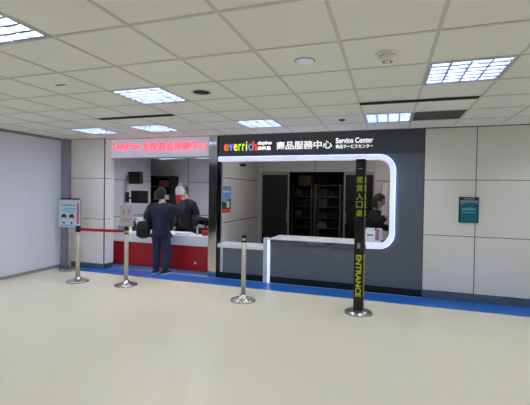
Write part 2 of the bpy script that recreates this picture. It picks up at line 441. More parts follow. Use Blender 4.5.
# vent panel, slots, round fittings
root = thing('ceiling_vent', 'dark gray square return vent panel right of a ceiling light', 'vent', (1.5*T, Y0+5.5*T, H))
mb = MB(); mb.box(-0.288, 0.288, -0.288, 0.288, 0.010, 0.014)
mb.build('vent_back', m_vent, root)
mb = MB()
for k in range(14): mb.box(-0.288, 0.288, -0.28+k*0.042, -0.262+k*0.042, 0.0, 0.009)
mb.build('vent_grille', m_vent, root)
mb = MB()
for a in (-1, 1):
    mb.box(a*0.294-0.006, a*0.294+0.006, -0.3, 0.3, -0.002, 0.012); mb.box(-0.288, 0.288, a*0.294-0.006, a*0.294+0.006, -0.002, 0.012)
mb.build('vent_frame', m_tbar, root)
for x0, x1, lab in ((-6*T, -4*T, 'black linear air slot in the ceiling ahead of the red lettered sign'), (0.0, 2*T-0.02, 'black linear air slot in the ceiling behind the brightest light')):
    mb = MB(); mb.box(x0, x1, -0.042, 0.042, -0.012, -0.0055, 0); mb.box(x0, x1, -0.046, -0.042, -0.0125, -0.0055, 0); mb.box(x0, x1, 0.042, 0.046, -0.0125, -0.0055, 0)
    o = mb.build('air_slot', [m_slot, m_tbar]); o.location = (0, Y0+4*T, H)
    tag(o, lab, 'air vent', 'linear air slots')
cx_, cy_ = -2.5*T, Y0+2.5*T
root = thing('ceiling_speaker', 'round black speaker opening in a ceiling board', 'speaker', (cx_, cy_, H))
mb = MB(); mb.lathe([(0.085, -0.004), (0.105, -0.009), (0.112, -0.001)], 32, cap=False); mb.build('rim', m_tbar, root)
mb = MB(); mb.lathe([(0.0, -0.004), (0.087, -0.004), (0.087, -0.002)], 32); mb.build('grille', m_slot, root)
root = thing('sprinkler_cover', 'pale round flush disc in the ceiling left of the smoke detector', 'ceiling cover', (-0.5*T, Y0+1.5*T, H))
mb = MB(); mb.lathe([(0.058, -0.012), (0.068, -0.009), (0.07, -0.001)], 28); mb.build('disc', m_signbox, root)  # disc glows faintly through the sign's material, though it is no lamp
mb = MB(); mb.lathe([(0.070, -0.004), (0.078, -0.003), (0.08, -0.0008)], 28, cap=False); mb.build('rim', m_graymetal, root)
root = thing('smoke_detector', 'white round smoke detector hanging from the ceiling', 'smoke detector', (0.5*T, Y0+1.55*T, H))
mb = MB(); mb.lathe([(0.085, -0.014), (0.09, -0.006), (0.09, -0.001)], 28); mb.build('base', m_ceil, root)
mb = MB(); mb.lathe([(0.03, -0.055), (0.05, -0.05), (0.065, -0.03), (0.07, -0.014)], 28); mb.build('body', m_ceil, root)
mb = MB()
for k in range(8):
    a = k*PI/4; mb.box(0.022, 0.036, -0.004, 0.004, -0.058, -0.05, 0, Matrix.Rotation(a, 4, 'Z'))
mb.build('sensor_slots', m_black, root)
root = thing('ceiling_sensor', 'tiny dark round sensor in the ceiling ahead of the dark fascia', 'sensor', (-0.5*T, Y0+5.47*T, H))
mb = MB(); mb.lathe([(0.028, -0.022), (0.04, -0.012), (0.045, -0.001)], 20); mb.build('body', m_vent, root)
root = thing('ceiling_hatch_latch', 'small metal slot latch in a ceiling board at upper left', 'latch', (-4.5*T, Y0+1.5*T, H))
mb = MB(); mb.bevbox(-0.06, 0.06, -0.012, 0.012, -0.006, -0.001, 0.002); mb.build('plate', m_graymetal, root)
mb = MB(); mb.box(-0.05, 0.03, -0.004, 0.004, -0.009, -0.006); mb.build('slot', m_slot, root)

# ================================================================== SIGNS
root = thing('shop_sign', 'white lightbox sign with glowing red lettering over the red counter', 'sign', (0, 0, 0))
mb = MB(); mb.bevbox(-4.955, -2.795, -0.03, 0.07, 2.205, H-0.01, 0.006); mb.build('lightbox', m_signbox, root)
mb = MB(); mb.box(-4.955, -2.795, -0.031, 0.06, 2.190, 2.206); mb.build('bottom_rail', m_graymetal, root)
text_geo('DutyFree', -4.88, -4.275, 2.325, 2.495, -0.036, 0.022, 0.012).build('lettering', m_redled, root)
text_geo('免稅商品預購中心', -4.20, -2.815, 2.325, 2.49, -0.036, 0.022, 0.004).build('lettering', m_redled, root)

root = thing('shop_sign', 'charcoal fascia sign with multicoloured letters and white Chinese lettering', 'sign', (0, 0, 0))
mb = MB(); mb.bevbox(-2.60, 0.829, -0.012, -0.001, 2.20, H-0.008, 0.003); mb.build('fascia', m_fascia, root)
ev = [('e', 'orange', -2.50, -2.405, .8), ('v', 'blue', -2.40, -2.325, .8), ('e', 'yellow', -2.315, -2.235, .8), ('r', 'lime', -2.222, -2.165, .8),
      ('r', 'lime', -2.152, -2.095, .8), ('i', 'yellow', -2.080, -2.050, 1.05), ('c', 'blue', -2.035, -1.965, .8), ('h', 'red', -1.955, -1.872, 1.05)]
for ch, c, xa, xb, hh in ev:
    text_geo(ch, xa+0.010, xb-0.002, 2.296, 2.296+0.150*hh, -0.0125, 0.014, 0.008).build('letter', EVCOL[c], root)
text_geo('dutyfree', -1.855, -1.60, 2.375, 2.455, -0.0125, 0.008, 0.02, 0.25).build('lettering', m_wlet, root)
text_geo('昇恆昌', -1.855, -1.62, 2.296, 2.362, -0.0125, 0.008, 0.02).build('lettering', m_wlet, root)
text_geo('商品服務中心', -1.51, -0.568, 2.300, 2.436, -0.0125, 0.010, 0.006).build('lettering', m_wlet, root)
text_geo('Service Center', -0.505, 0.078, 2.382, 2.468, -0.0125, 0.008, 0.018).build('lettering', m_wlet, root)
text_geo('商品サービスセンター', -0.505, 0.078, 2.298, 2.360, -0.0125, 0.008, 0.006).build('lettering', m_wlet, root)

# ================================================================== LIT FRAME AND COUNTERS
W = 0.078
root = thing('opening_surround', 'white lit rounded frame band around the charcoal counter opening', 'frame', (0, 0, 0))
outer = [(0.0, ZB)] + arc(XR-RC, ZB+RC, RC, -90, 0, 12) + arc(XR-RC, ZT-RC, RC, 0, 90, 12) + [(-2.60, ZT)]
ri = RC-W
inner = [(0.0, ZB+W)] + arc(XR-RC, ZB+RC, ri, -90, 0, 12) + arc(XR-RC, ZT-RC, ri, 0, 90, 12) + [(-2.60, ZT-W)]
mb = MB()
yA, yB = -0.028, 0.10
nn = len(outer)
for k in range(nn-1):
    a, b, c, d = outer[k], outer[k+1], inner[k+1], inner[k]
    mb.add([(a[0], yA, a[1]), (b[0], yA, b[1]), (c[0], yA, c[1]), (d[0], yA, d[1]), (a[0], yB, a[1]), (b[0], yB, b[1]), (c[0], yB, c[1]), (d[0], yB, d[1])],
           [(0, 1, 2, 3), (7, 6, 5, 4), (0, 4, 5, 1), (3, 2, 6, 7)])
a, d = outer[0], inner[0]; mb.add([(a[0], yA, a[1]), (d[0], yA, d[1]), (d[0], yB, d[1]), (a[0], yB, a[1])], [(0, 1, 2, 3)])
a, d = outer[-1], inner[-1]; mb.add([(a[0], yA, a[1]), (d[0], yA, d[1]), (d[0], yB, d[1]), (a[0], yB, a[1])], [(0, 1, 2, 3)])
mb.build('frame_band', m_ledframe, root)
mb = MB()
for k in range(nn-1):     # strip on the outer edge, washing the wall
    a, b = Vector((outer[k][0], 0, outer[k][1])), Vector((outer[k+1][0], 0, outer[k+1][1]))
    d = (b-a).normalized(); nrm = Vector((d.z, 0, -d.x))*0.0025
    if a.z < 1.0 and b.z < 1.0 and abs(a.z-b.z) < 0.01: continue
    vs = []
    for y in (-0.020, -0.008):
        vs += [(a+nrm*0.4)+Vector((0, y, 0)), (b+nrm*0.4)+Vector((0, y, 0)), (b+nrm)+Vector((0, y, 0)), (a+nrm)+Vector((0, y, 0))]
    mb.add(vs, [(0, 1, 2, 3), (7, 6, 5, 4), (2, 3, 7, 6)])
mb.build('led_strip', m_led, root)
mb = MB(); mb.bevbox(-1.722, -1.648, -0.026, 0.10, 0.004, 0.775, 0.006); mb.build('end_post', m_postw, root)
mb = MB(); mb.box(-1.647, -1.606, -0.020, 0.08, 0.004, 0.74); mb.build('led_edge', m_lededge, root)

root = thing('service_counter', 'long white-topped charcoal service counter under the lit frame', 'counter', (0, 0, 0))
mb = MB(); mb.bevbox(-1.605, 0.46, 0.102, 0.57, 0.745, 0.775, 0.004); mb.box(-1.605, -0.002, -0.024, 0.102, 0.757, 0.775)
mb.build('countertop', m_white, root)
mb = MB(); mb.box(-1.604, -0.002, -0.018, 0.099, 0.702, 0.756, 0); mb.box(-1.604, -0.002, -0.022, -0.001, 0.692, 0.702, 1)
mb.build('edge_trim', [m_fascia, m_kick], root)
mb = MB(); mb.bevbox(-0.94, -0.66, -0.022, -0.0185, 0.715, 0.748, 0.001); mb.build('name_plate', m_kick, root)
mb = MB(); mb.box(-1.59, 0.46, 0.102, 0.13, 0.0, 0.745); mb.build('inner_panel', m_store, root)

root = thing('low_counter', 'low white-topped charcoal counter between steel column and lit post', 'counter', (0, 0, 0))
mb = MB(); mb.bevbox(-2.598, -1.724, -0.022, 0.34, 0.560, 0.625, 0.005); mb.build('countertop', m_white, root)
mb = MB(); mb.box(-2.55, -1.724, 0.0, 0.06, 0.115, 0.56); mb.build('front_panel', m_store, root)
mb = MB(); mb.box(-2.598, -1.724, -0.004, 0.06, 0.004, 0.115); mb.build('kick_plate', m_kickblack, root)
mb = MB(); mb.bevbox(-2.545, -2.495, -0.012, -0.0005, 0.118, 0.558, 0.003); mb.build('upright', m_acryl, root)
mb = MB(); mb.box(-2.598, -2.55, 0.0, 0.06, 0.115, 0.56); mb.build('side_panel', m_blackgloss, root)

root = thing('red_counter', 'red-fronted counter with thick white top beside the steel column', 'counter', (0, 0, 0))
mb = MB(); mb.bevbox(-5.245, -2.70, 0.24, 0.85, 0.505, 0.70, 0.008); mb.build('countertop', m_white, root)
mb = MB()
xs = [-5.245, -4.39, -3.53, -2.70]
for k in range(3): mb.bevbox(xs[k]+0.002, xs[k+1]-0.002, 0.30, 0.34, 0.02, 0.505, 0.003)
mb.box(-5.24, -2.70, 0.306, 0.80, 0.02, 0.505)
mb.build('front_panel', m_red, root)
mb = MB(); mb.box(-5.245, -2.70, 0.315, 0.8, 0.003, 0.022); mb.build('kick_plate', m_kick, root)
mb = MB(); mb.lathe([(0.024, 0.0), (0.024, 0.004), (0.016, 0.008)], 20, 0, Matrix.Translation((-3.22, 0.30, 0.17)) @ Matrix.Rotation(PI/2, 4, 'X')); mb.build('round_badge', m_paper, root)

# ================================================================== STANCHIONS
def stanchion(x, y, label, rz=0.0):
    root = thing('stanchion', label, 'stanchion', (x, y, 0.002 if y > -0.46 else 0.0), rz, 'steel queue posts')
    mb = MB(); mb.lathe([(0.182, 0.0), (0.182, 0.014), (0.165, 0.024), (0.10, 0.044), (0.055, 0.062), (0.040, 0.085), (0.034, 0.088)], 40); mb.build('base', m_steel, root)
    mb = MB(); mb.lathe([(0.0335, 0.086), (0.0335, 0.845)], 28); mb.build('pole', m_satin, root)
    h = MB(); h.lathe([(0.036, 0.845), (0.036, 0.868)], 28); h.lathe([(0.036, 0.905), (0.037, 0.94), (0.030, 0.95), (0.0, 0.952)], 28, cap=False)
    ho = h.build('head', m_black, root)
    b = MB(); b.lathe([(0.0335, 0.868), (0.0335, 0.906)], 28); b.build('collar', m_satin, ho)
    return root
stA = stanchion(-4.673, -1.139, 'steel post on the left where the red belt starts')
stC = stanchion(-3.765, -1.036, 'steel post with a small notice on top, red belt clipped on', 0)
stD = stanchion(-1.640, -1.139, 'lone steel post standing in front of the low counter', 0)
# belt from A to C with its clip, belongs to post A
mb = MB(); n = 14; ax, ay, bx, by = 0.038, 0.004, (-3.765+4.673)-0.038, (-1.036+1.139)-0.004
for k in range(n):
    t0, t1 = k/n, (k+1)/n
    z0 = 0.893-0.006*4*t0*(1-t0); z1 = 0.893-0.006*4*t1*(1-t1)
    p0 = (ax+(bx-ax)*t0, ay+(by-ay)*t0); p1 = (ax+(bx-ax)*t1, ay+(by-ay)*t1)
    mb.add([(p0[0], p0[1]-.001, z0-.024), (p1[0], p1[1]-.001, z1-.024), (p1[0], p1[1]-.001, z1+.024), (p0[0], p0[1]-.001, z0+.024),
            (p0[0], p0[1]+.001, z0-.024), (p1[0], p1[1]+.001, z1-.024), (p1[0], p1[1]+.001, z1+.024), (p0[0], p0[1]+.001, z0+.024)],
           [(0, 1, 2, 3), (7, 6, 5, 4), (3, 2, 6, 7), (0, 4, 5, 1)])
mb.build('belt', m_belt, stA)
mb = MB(); mb.bevbox(-0.012, 0.046, -0.046, 0.046, 0.862, 0.914, 0.004); mb.build('belt_outlet', m_black, stA)
# small notice on post C (part of that post's head)
root = thing('notice_holder', 'small pale notice with pink symbols on top of a steel post', 'notice', (-3.765, -1.036, 0.952))
mb = MB(); mb.bevbox(-0.128, 0.128, -0.008, 0.008, 0.018, 0.372, 0.004); mb.build('panel', m_acryl, root)
mb = MB(); mb.bevbox(-0.03, 0.03, -0.022, 0.022, 0.0, 0.02, 0.003); mb.build('foot', m_black, root)
mb = MB()
for sx in (-0.045, 0.045):
    mb.box(sx-0.032, sx+0.032, -0.0105, -0.0085, 0.285, 0.295); mb.box(sx-0.032, sx+0.032, -0.0105, -0.0085, 0.245, 0.253); mb.box(sx-0.032, sx+0.032, -0.0105, -0.0085, 0.215, 0.224)
    mb.box(sx-0.020, sx+0.020, -0.0105, -0.0085, 0.262, 0.276)
mb.box(-0.095, 0.095, -0.0105, -0.0085, 0.135, 0.146); mb.box(-0.06, 0.06, -0.0105, -0.0085, 0.10, 0.108)
mb.build('print', m_pinkprint, root)
# free-standing notice board behind post A
root = thing('notice_stand', 'blue and white notice on a steel stand by the left pier', 'notice stand', (-5.54, -0.47, 0.002), 0.08)
mb = MB(); mb.lathe([(0.19, 0.0), (0.19, 0.014), (0.165, 0.022), (0.06, 0.034), (0.026, 0.05), (0.022, 0.05)], 40); mb.build('base', m_steel, root)
mb = MB(); mb.lathe([(0.021, 0.05), (0.021, 0.85)], 20); mb.build('pole', m_satin, root)
mb = MB(); mb.bevbox(-0.26, 0.26, -0.02, 0.006, 0.815, 1.375, 0.005); bo = mb.build('board', m_graymetal, root)
mb = MB(); mb.bevbox(-0.20, 0.22, -0.028, 0.008, 1.365, 1.392, 0.004); mb.build('clip_rail', m_black, bo)
mb = MB(); mb.box(-0.245, 0.245, -0.0225, -0.0205, 0.83, 1.36, 0)
yq0, yq1 = -0.0245, -0.0226
mb.box(-0.15, 0.10, yq0, yq1, 1.315, 1.340, 1); mb.box(-0.17, 0.13, yq0, yq1, 1.245, 1.262, 2)
mb.box(-0.12, 0.14, yq0, yq1, 1.18, 1.205, 3); mb.box(-0.16, 0.12, yq0, yq1, 1.145, 1.165, 3); mb.box(-0.05, 0.12, yq0, yq1, 1.11, 1.13, 3)
mb.box(0.17, 0.225, yq0, yq1, 0.90, 1.30, 4); mb.box(-0.20, 0.15, yq0, yq1, 0.85, 0.875, 3)
for cx0 in (-0.12, 0.055):    # two drawn faces with masks
    mb.prism(arc(cx0, 1.00, 0.058, 0, 360, 20)[:-1], yq0, yq1, 5)
    mb.prism(arc(cx0, 1.022, 0.064, 0, 180, 14), yq0-0.001, yq0, 6)
    mb.prism([(cx0-0.042, 0.995), (cx0+0.042, 0.995), (cx0+0.034, 0.955), (cx0, 0.942), (cx0-0.034, 0.955)], yq0-0.001, yq0, 1)
    mb.prism(arc(cx0, 0.915, 0.022, 0, 360, 14)[:-1], yq0, yq1, 6)
mb.build('poster', [m_posterblue, m_paper, m_posterdeep, m_postermid, m_pinkprint, m_skin, m_navyframe], bo)

# entrance post
root = thing('entrance_post', 'tall black post with yellow ENTRANCE lettering on a steel base', 'sign post', (-0.022, -1.109, 0.0), math.radians(-7))
mb = MB(); mb.lathe([(0.178, 0.0), (0.178, 0.016), (0.150, 0.034), (0.10, 0.046), (0.06, 0.050)], 44); mb.build('base', m_steel, root)
mb = MB(); mb.bevbox(-0.060, 0.060, -0.055, 0.055, 0.049, 2.022, 0.004); post = mb.build('post', m_black, root)
mb = MB()
for k, ch in enumerate('提貨入口處'):
    zc = 1.752-k*0.108; text_geo(ch, -0.043, 0.037, zc-0.043, zc+0.043, -0.0553, 0.003, 0.004, mb=mb)
te = MB(); text_geo('ENTRANCE', 0, 0.55, -0.034, 0.036, 0, 0.003, 0.02, mb=te)
te.v = [Vector((p.z+0.0, p.y-0.0553, 0.775-p.x)) for p in te.v]
te.build('lettering', m_yellow, post)['label'] = 'yellow sideways ENTRANCE lettering on the front face'
# the same lettering on the right-hand side of the post
sd = MB()
for k, ch in enumerate('提貨入口處'):
    zc = 1.752-k*0.108; text_geo(ch, -0.040, 0.040, zc-0.043, zc+0.043, 0, 0.003, 0.0, mb=sd)
t2 = MB(); text_geo('ENTRANCE', 0, 0.55, -0.033, 0.033, 0, 0.003, 0.01, mb=t2)
t2.v = [Vector((p.z, p.y, 0.775-p.x)) for p in t2.v]
t2.v = [Vector((0.0603-p.y, p.x, p.z)) for p in t2.v]
t2.build('lettering', m_yellow, post)['label'] = 'yellow sideways ENTRANCE lettering on the side face'
sd.v = [Vector((0.0603-p.y, p.x, p.z)) for p in sd.v]
lo = sd.build('lettering', m_yellow, post); lo['label'] = 'yellow Chinese lettering on the side face'
lo = mb.build('lettering', m_yellow, post); lo['label'] = 'yellow Chinese lettering on the front face'
mb = MB(); mb.bevbox(-0.020, 0.020, -0.062, -0.0545, 0.86, 0.93, 0.002); mb.build('belt_slot', m_graymetal, post)
mb = MB(); mb.box(-0.030, 0.030, -0.0565, -0.0545, 1.89, 1.902); mb.build('top_mark', m_graymetal, post)

# ================================================================== WALL PICTURES
root = thing('wall_notice', 'teal printed notice in a navy frame on the cream wall', 'notice', (1.442, 0.0, 1.358))
mb = MB(); mb.bevbox(-0.130, 0.130, -0.026, -0.0005, -0.188, 0.188, 0.004); mb.build('frame', m_navyframe, root)
mb = MB(); mb.box(-0.112, 0.118, -0.0285, -0.0262, -0.175, 0.140, 0)
mb.prism([(-0.112, 0.140), (0.118, 0.140), (0.118, 0.095), (0.05, 0.110), (-0.03, 0.108), (-0.112, 0.078)], -0.030, -0.0286, 1)
mb.box(-0.095, 0.095, -0.030, -0.0286, -0.005, 0.022, 2); mb.box(-0.09, 0.09, -0.030, -0.0286, -0.045, -0.03, 2)
mb.prism(arc(0.015, 0.045, 0.035, 200, 340, 8), -0.030, -0.0286, 2)
mb.build('print', [m_teal, m_grayprint, m_tealight], root)
mb = MB(); mb.box(-0.07, 0.07, -0.0275, -0.0262, 0.156, 0.170); mb.build('title_strip', m_grayprint, root)
root = thing('wall_poster', 'landscape poster with blue sky on the gray side wall', 'poster', (-2.58, 0.30, 1.415))
mb = MB(); mb.box(0.0005, 0.006, -0.215, 0.215, -0.27, 0.27, 0); pa = mb.build('sheet', m_paper, root)
mb = MB(); mb.box(0.0062, 0.0075, -0.207, 0.207, -0.03, 0.262, 0)
mb.add([(0.0078, -0.207, -0.17), (0.0078, 0.207, -0.17), (0.0078, 0.207, 0.02), (0.0078, 0.05, 0.0), (0.0078, -0.05, -0.05), (0.0078, -0.207, -0.02)], [(0, 1, 2, 3, 4, 5)], 1)
mb.box(0.0062, 0.0075, -0.207, 0.207, -0.25, -0.16, 2)
mb.box(0.0078, 0.0085, 0.00, 0.13, -0.15, -0.03, 3); mb.box(0.0078, 0.0085, -0.18, 0.16, 0.14, 0.17, 3)
mb.build('print', [m_sky, m_grn, m_org, m_paper], root)
root = thing('security_camera', 'tiny black camera on the gray side wall near the ceiling', 'camera', (-2.58, 0.95, 2.12))
mb = MB(); mb.box(0.0, 0.03, -0.012, 0.012, -0.01, 0.015); mb.build('bracket', m_black, root)
mb = MB(); mb.bevbox(0.025, 0.13, -0.03, 0.03, -0.03, 0.02, 0.006); mb.build('body', m_black, root)

# ================================================================== THINGS AT THE RED COUNTER
def monitor(name, label, x, y, z, w, h, rz, tilt, box=0.05):
    root = thing(name, label, 'monitor', (x, y, z), rz, 'wall monitors above the red counter')
    R = Matrix.Rotation(tilt, 4, 'X')
    mb = MB(); mb.bevbox(-w/2, w/2, -box/2, box/2, -h/2, h/2, 0.006, 0, R); mb.build('housing', m_black, root)
    mb = MB(); mb.box(-w/2+0.015, w/2-0.015, -box/2-0.002, -box/2-0.0003, -h/2+0.018, h/2-0.015, 0, R); mb.build('screen', m_blackgloss, root)
    return root
r = monitor('wall_monitor', 'black box monitor mounted highest on the white kiosk wall', -5.02, 0.82, 1.845, 0.30, 0.27, 0.10, 0.10, 0.12)
mb = MB(); mb.box(-0.235, -0.10, 0.0, 0.05, -0.02, 0.03); mb.build('bracket', m_graymetal, r)
r = monitor('wall_monitor', 'black flat monitor on a swing arm under the box monitor', -4.88, 0.78, 1.42, 0.40, 0.28, 0.12, 0.05, 0.035)
mb = MB(); mb.tube((-0.32, 0.03, -0.03), (-0.20, 0.10, -0.03), 0.018); mb.tube((-0.20, 0.10, -0.03), (-0.02, 0.03, -0.02), 0.018)
mb.bevbox(-0.335, -0.30, -0.02, 0.08, -0.13, 0.10, 0.004); mb.build('swing_arm', m_black, r)
# dark storage rack at the back left of the kiosk
root = thing('storage_rack', 'dark open storage rack at the back of the kiosk', 'rack', (-5.03, 1.93, 0.003))
mb = MB()
for sx in (-0.30, 0.30): mb.box(sx-0.015, sx+0.015, -0.18, 0.18, 0, 1.93)
mb.box(-0.30, 0.30, 0.15, 0.18, 0, 1.93); mb.build('case', m_blackgloss, root)
for z in (0.05, 0.5, 0.95, 1.32, 1.66, 1.90):
    mb = MB(); mb.box(-0.284, 0.284, -0.17, 0.149, z, z+0.022); mb.build('shelf', m_black, root)
GB = 'cartons on the kiosk storage rack'
def carton(x, y, z, w, d, h, label, m, group, nm='carton'):
    root = thing(nm, label, 'box', (x, y, z), 0, group)
    mb = MB(); mb.bevbox(-w/2, w/2, -d/2, d/2, 0, h, 0.004); b = mb.build('body', m, root)
    mb = MB(); mb.box(-w/2+0.01, w/2-0.01, -0.02, 0.02, h-0.0005, h+0.001); mb.build('tape', m_lemon if m is not m_cardboard else m_paper, root)
    return root
carton(-4.90, 1.90, 1.346, 0.14, 0.2, 0.11, 'white carton on the kiosk rack below the top gap', m_paper, GB)
carton(-5.13, 1.90, 1.346, 0.2, 0.2, 0.2, 'brown carton on the kiosk rack left of the white one', m_cardboard, GB)
carton(-4.95, 1.90, 1.686, 0.26, 0.2, 0.13, 'red-brown carton on the upper shelf of the kiosk rack', m_maroon, GB)

ct = 0.70
root = thing('tissue_box', 'pale teal box at the left end of the red counter', 'box', (-5.13, 0.55, ct))
mb = MB(); mb.bevbox(-0.09, 0.09, -0.06, 0.06, 0.0, 0.10, 0.008); mb.build('carton', m_tealbox, root)
mb = MB(); mb.prism([(-0.04, 0.10), (0.04, 0.10), (0.055, 0.15), (0.01, 0.135), (-0.045, 0.16)], -0.006, 0.006); mb.build('tissue', m_paper, root)
root = thing('pump_bottle', 'black pump bottle on the red counter behind the notice post', 'bottle', (-4.81, 0.52, ct))
mb = MB(); mb.lathe([(0.045, 0.0), (0.048, 0.01), (0.048, 0.15), (0.02, 0.18), (0.02, 0.19)], 24); mb.build('bottle', m_black, root)
mb = MB(); mb.lathe([(0.022, 0.19), (0.022, 0.212), (0.008, 0.214), (0.008, 0.245)], 16); mb.box(-0.008, 0.05, -0.008, 0.008, 0.24, 0.254); mb.build('pump', m_black, root)
root = thing('plastic_cup', 'small yellow cup beside the black pump bottle', 'cup', (-4.86, 0.40, ct))
mb = MB(); mb.lathe([(0.03, 0.0), (0.036, 0.09), (0.033, 0.09), (0.028, 0.006), (0.0, 0.006)], 20, cap=False); mb.lathe([(0.0295, 0.0), (0.0295, 0.003)], 20); mb.build('cup', m_lemon, root)
root = thing('desk_screen', 'white upright screen on the red counter left of the customer', 'screen', (-4.63, 0.55, ct), 0.1)
mb = MB(); mb.bevbox(-0.13, 0.13, -0.02, 0.02, 0.03, 0.29, 0.006); mb.build('housing', m_white, root)
mb = MB(); mb.bevbox(-0.08, 0.08, -0.06, 0.06, 0.0, 0.012, 0.004); mb.box(-0.02, 0.02, -0.01, 0.01, 0.012, 0.032); mb.build('stand', m_white, root)
mb = MB(); mb.box(-0.11, 0.11, 0.0202, 0.0215, 0.05, 0.27); mb.build('display', m_blackgloss, root)
root = thing('paper_tray', 'white flat paper tray on the counter right of the customer', 'tray', (-3.52, 0.42, ct), -0.05)
mb = MB(); mb.bevbox(-0.17, 0.17, -0.12, 0.12, 0.0, 0.012, 0.003); mb.build('tray', m_white, root)
mb = MB(); mb.box(-0.14, 0.14, -0.10, 0.10, 0.012, 0.03, 0, Matrix.Rotation(0.06, 4, 'Z')); mb.build('paper', m_paper, root)
root = thing('cash_register', 'black till with tilted display behind the right end of the red counter', 'till', (-3.20, 0.68, ct), 0.06)
mb = MB(); mb.bevbox(-0.27, 0.24, -0.10, 0.12, 0.0, 0.12, 0.008); mb.build('drawer_unit', m_black, root)
mb = MB(); mb.bevbox(-0.23, 0.23, -0.015, 0.015, -0.10, 0.10, 0.006, 0, Matrix.Translation((0.02, 0.03, 0.25)) @ Matrix.Rotation(0.5, 4, 'X') @ Matrix.Rotation(0.2, 4, 'Y')); mb.build('display', m_blackgloss, root)
mb = MB(); mb.tube((-0.02, 0.03, 0.12), (-0.02, 0.04, 0.25), 0.02); mb.build('neck', m_black, root)
root = thing('receipt_post', 'short pale upright display pole in front of the black till', 'pole display', (-3.25, 0.42, ct))
mb = MB(); mb.lathe([(0.035, 0.0), (0.035, 0.01), (0.016, 0.012), (0.016, 0.15)], 20); mb.build('pole', m_satin, root)
mb = MB(); mb.bevbox(-0.03, 0.03, -0.012, 0.012, 0.15, 0.175, 0.003); mb.build('head', m_graymetal, root)
root = thing('gift_box', 'red box on the counter in front of the black till', 'box', (-3.06, 0.42, ct), 0.3)
mb = MB(); mb.bevbox(-0.07, 0.07, -0.05, 0.05, 0, 0.075, 0.004); mb.build('base', m_red, root)
mb = MB(); mb.bevbox(-0.074, 0.074, -0.054, 0.054, 0.0755, 0.095, 0.004); mb.build('lid', m_bagred, root)

# ================================================================== THINGS IN THE STORE ROOM AND AT THE SERVICE COUNTER
def shelving(x, y, w, label, heights, hz=1.8, d=0.4):
    root = thing('storage_shelf', label, 'shelf', (x, y, 0.003), 0, 'storage shelves in the dark store room')
    for sx in (-1, 1):
        for sy in (-1, 1):
            mb = MB(); mb.box(sx*w/2-0.02, sx*w/2+0.02, sy*d/2-0.02, sy*d/2+0.02, 0, hz); mb.build('upright', m_shelfmetal, root)
    for z in heights:
        mb = MB(); mb.box(-w/2+0.021, w/2-0.021, -d/2-0.02, d/2, z-0.02, z); mb.build('shelf_board', m_shelfmetal, root)
    return root
HS = [0.25, 0.69, 0.945, 1.22, 1.475, 1.76]
shelving(-1.12, 3.4, 0.60, 'right-hand metal shelf seen through the dark store opening', HS)
shelving(-1.78, 3.4, 0.50, 'left-hand metal shelf seen through the dark store opening', HS)
GS = 'dark goods boxes on the store room shelves'
k = 0
DESC = ['lowest', 'second', 'third', 'fourth', 'fifth']
mats_ = [m_black, m_bagblack, m_vent, m_blackcloth]
for sxx, side in ((-1.12, 'right-hand'), (-1.78, 'left-hand')):
    for h, z in enumerate(HS[:5]):
        ws = 0.22 if side == 'right-hand' else 0.17
        for q, pos in ((-1, 'left'), (1, 'right')):
            hh = random.uniform(0.12, 0.2)
            carton(sxx+q*ws*0.56, 3.38, z+0.0035, ws, 0.3, hh, 'dark goods box, %s of the %s shelf board on the %s metal shelf' % (pos, DESC[h], side), mats_[k % 4], GS, 'goods_box'); k += 1
carton(-1.72, 3.38, 1.765, 0.34, 0.3, 0.24, 'brown carton on top of the left-hand metal shelf', m_cardboard, 'cartons on top of the store shelves')

sc = 0.775
root = thing('receipt_printer', 'white printer on the service counter beside the black post', 'printer', (0.045, 0.40, sc))
mb = MB(); mb.bevbox(-0.085, 0.085, -0.10, 0.10, 0.0, 0.17, 0.012); mb.build('body', m_white, root)
mb = MB(); mb.bevbox(-0.075, 0.075, -0.08, 0.08, 0.1705, 0.215, 0.012); mb.build('cover', m_white, root)
mb = MB(); mb.box(-0.05, 0.05, -0.104, -0.1005, 0.09, 0.125); mb.build('paper_slot', m_grayprint, root)
root = thing('leaflet_stand', 'pink and white leaflet leaning upright on the service counter', 'leaflet', (0.195, 0.40, sc), 0.25)
mb = MB(); mb.box(-0.05, 0.05, -0.004, 0.004, 0.0, 0.22, 0, Matrix.Rotation(-0.15, 4, 'X')); mb.build('leaflet', m_paper, root)
mb = MB(); mb.box(-0.045, -0.01, -0.0055, -0.0042, 0.02, 0.2, 0, Matrix.Rotation(-0.15, 4, 'X')); mb.build('print', m_pinkprint, root)
mb = MB(); mb.bevbox(-0.05, 0.05, -0.01, 0.05, 0.0, 0.012, 0.002); mb.build('foot', m_acryl, root)
root = thing('card_terminal', 'black card terminal at the rounded end of the service counter', 'terminal', (0.30, 0.22, sc), 0.2)
mb = MB(); mb.prism([(-0.07, 0.0), (0.07, 0.0), (0.07, 0.06), (-0.07, 0.03)], -0.06, 0.06); mb.build('body', m_black, root)
mb = MB(); mb.box(-0.02, 0.05, -0.045, 0.045, 0.058, 0.063, 0, Matrix.Rotation(-0.2, 4, 'Y')); mb.build('keypad', m_grayprint, root)
root = thing('pole_screen', 'small black screen on a pole at the right end of the service counter', 'screen', (0.42, 0.40, sc))
mb = MB(); mb.lathe([(0.06, 0.0), (0.06, 0.012), (0.014, 0.02), (0.014, 0.42)], 20); mb.build('stand', m_graymetal, root)
mb = MB(); mb.bevbox(-0.055, 0.055, -0.05, 0.05, 0.42, 0.60, 0.010); mb.build('head', m_black, root)

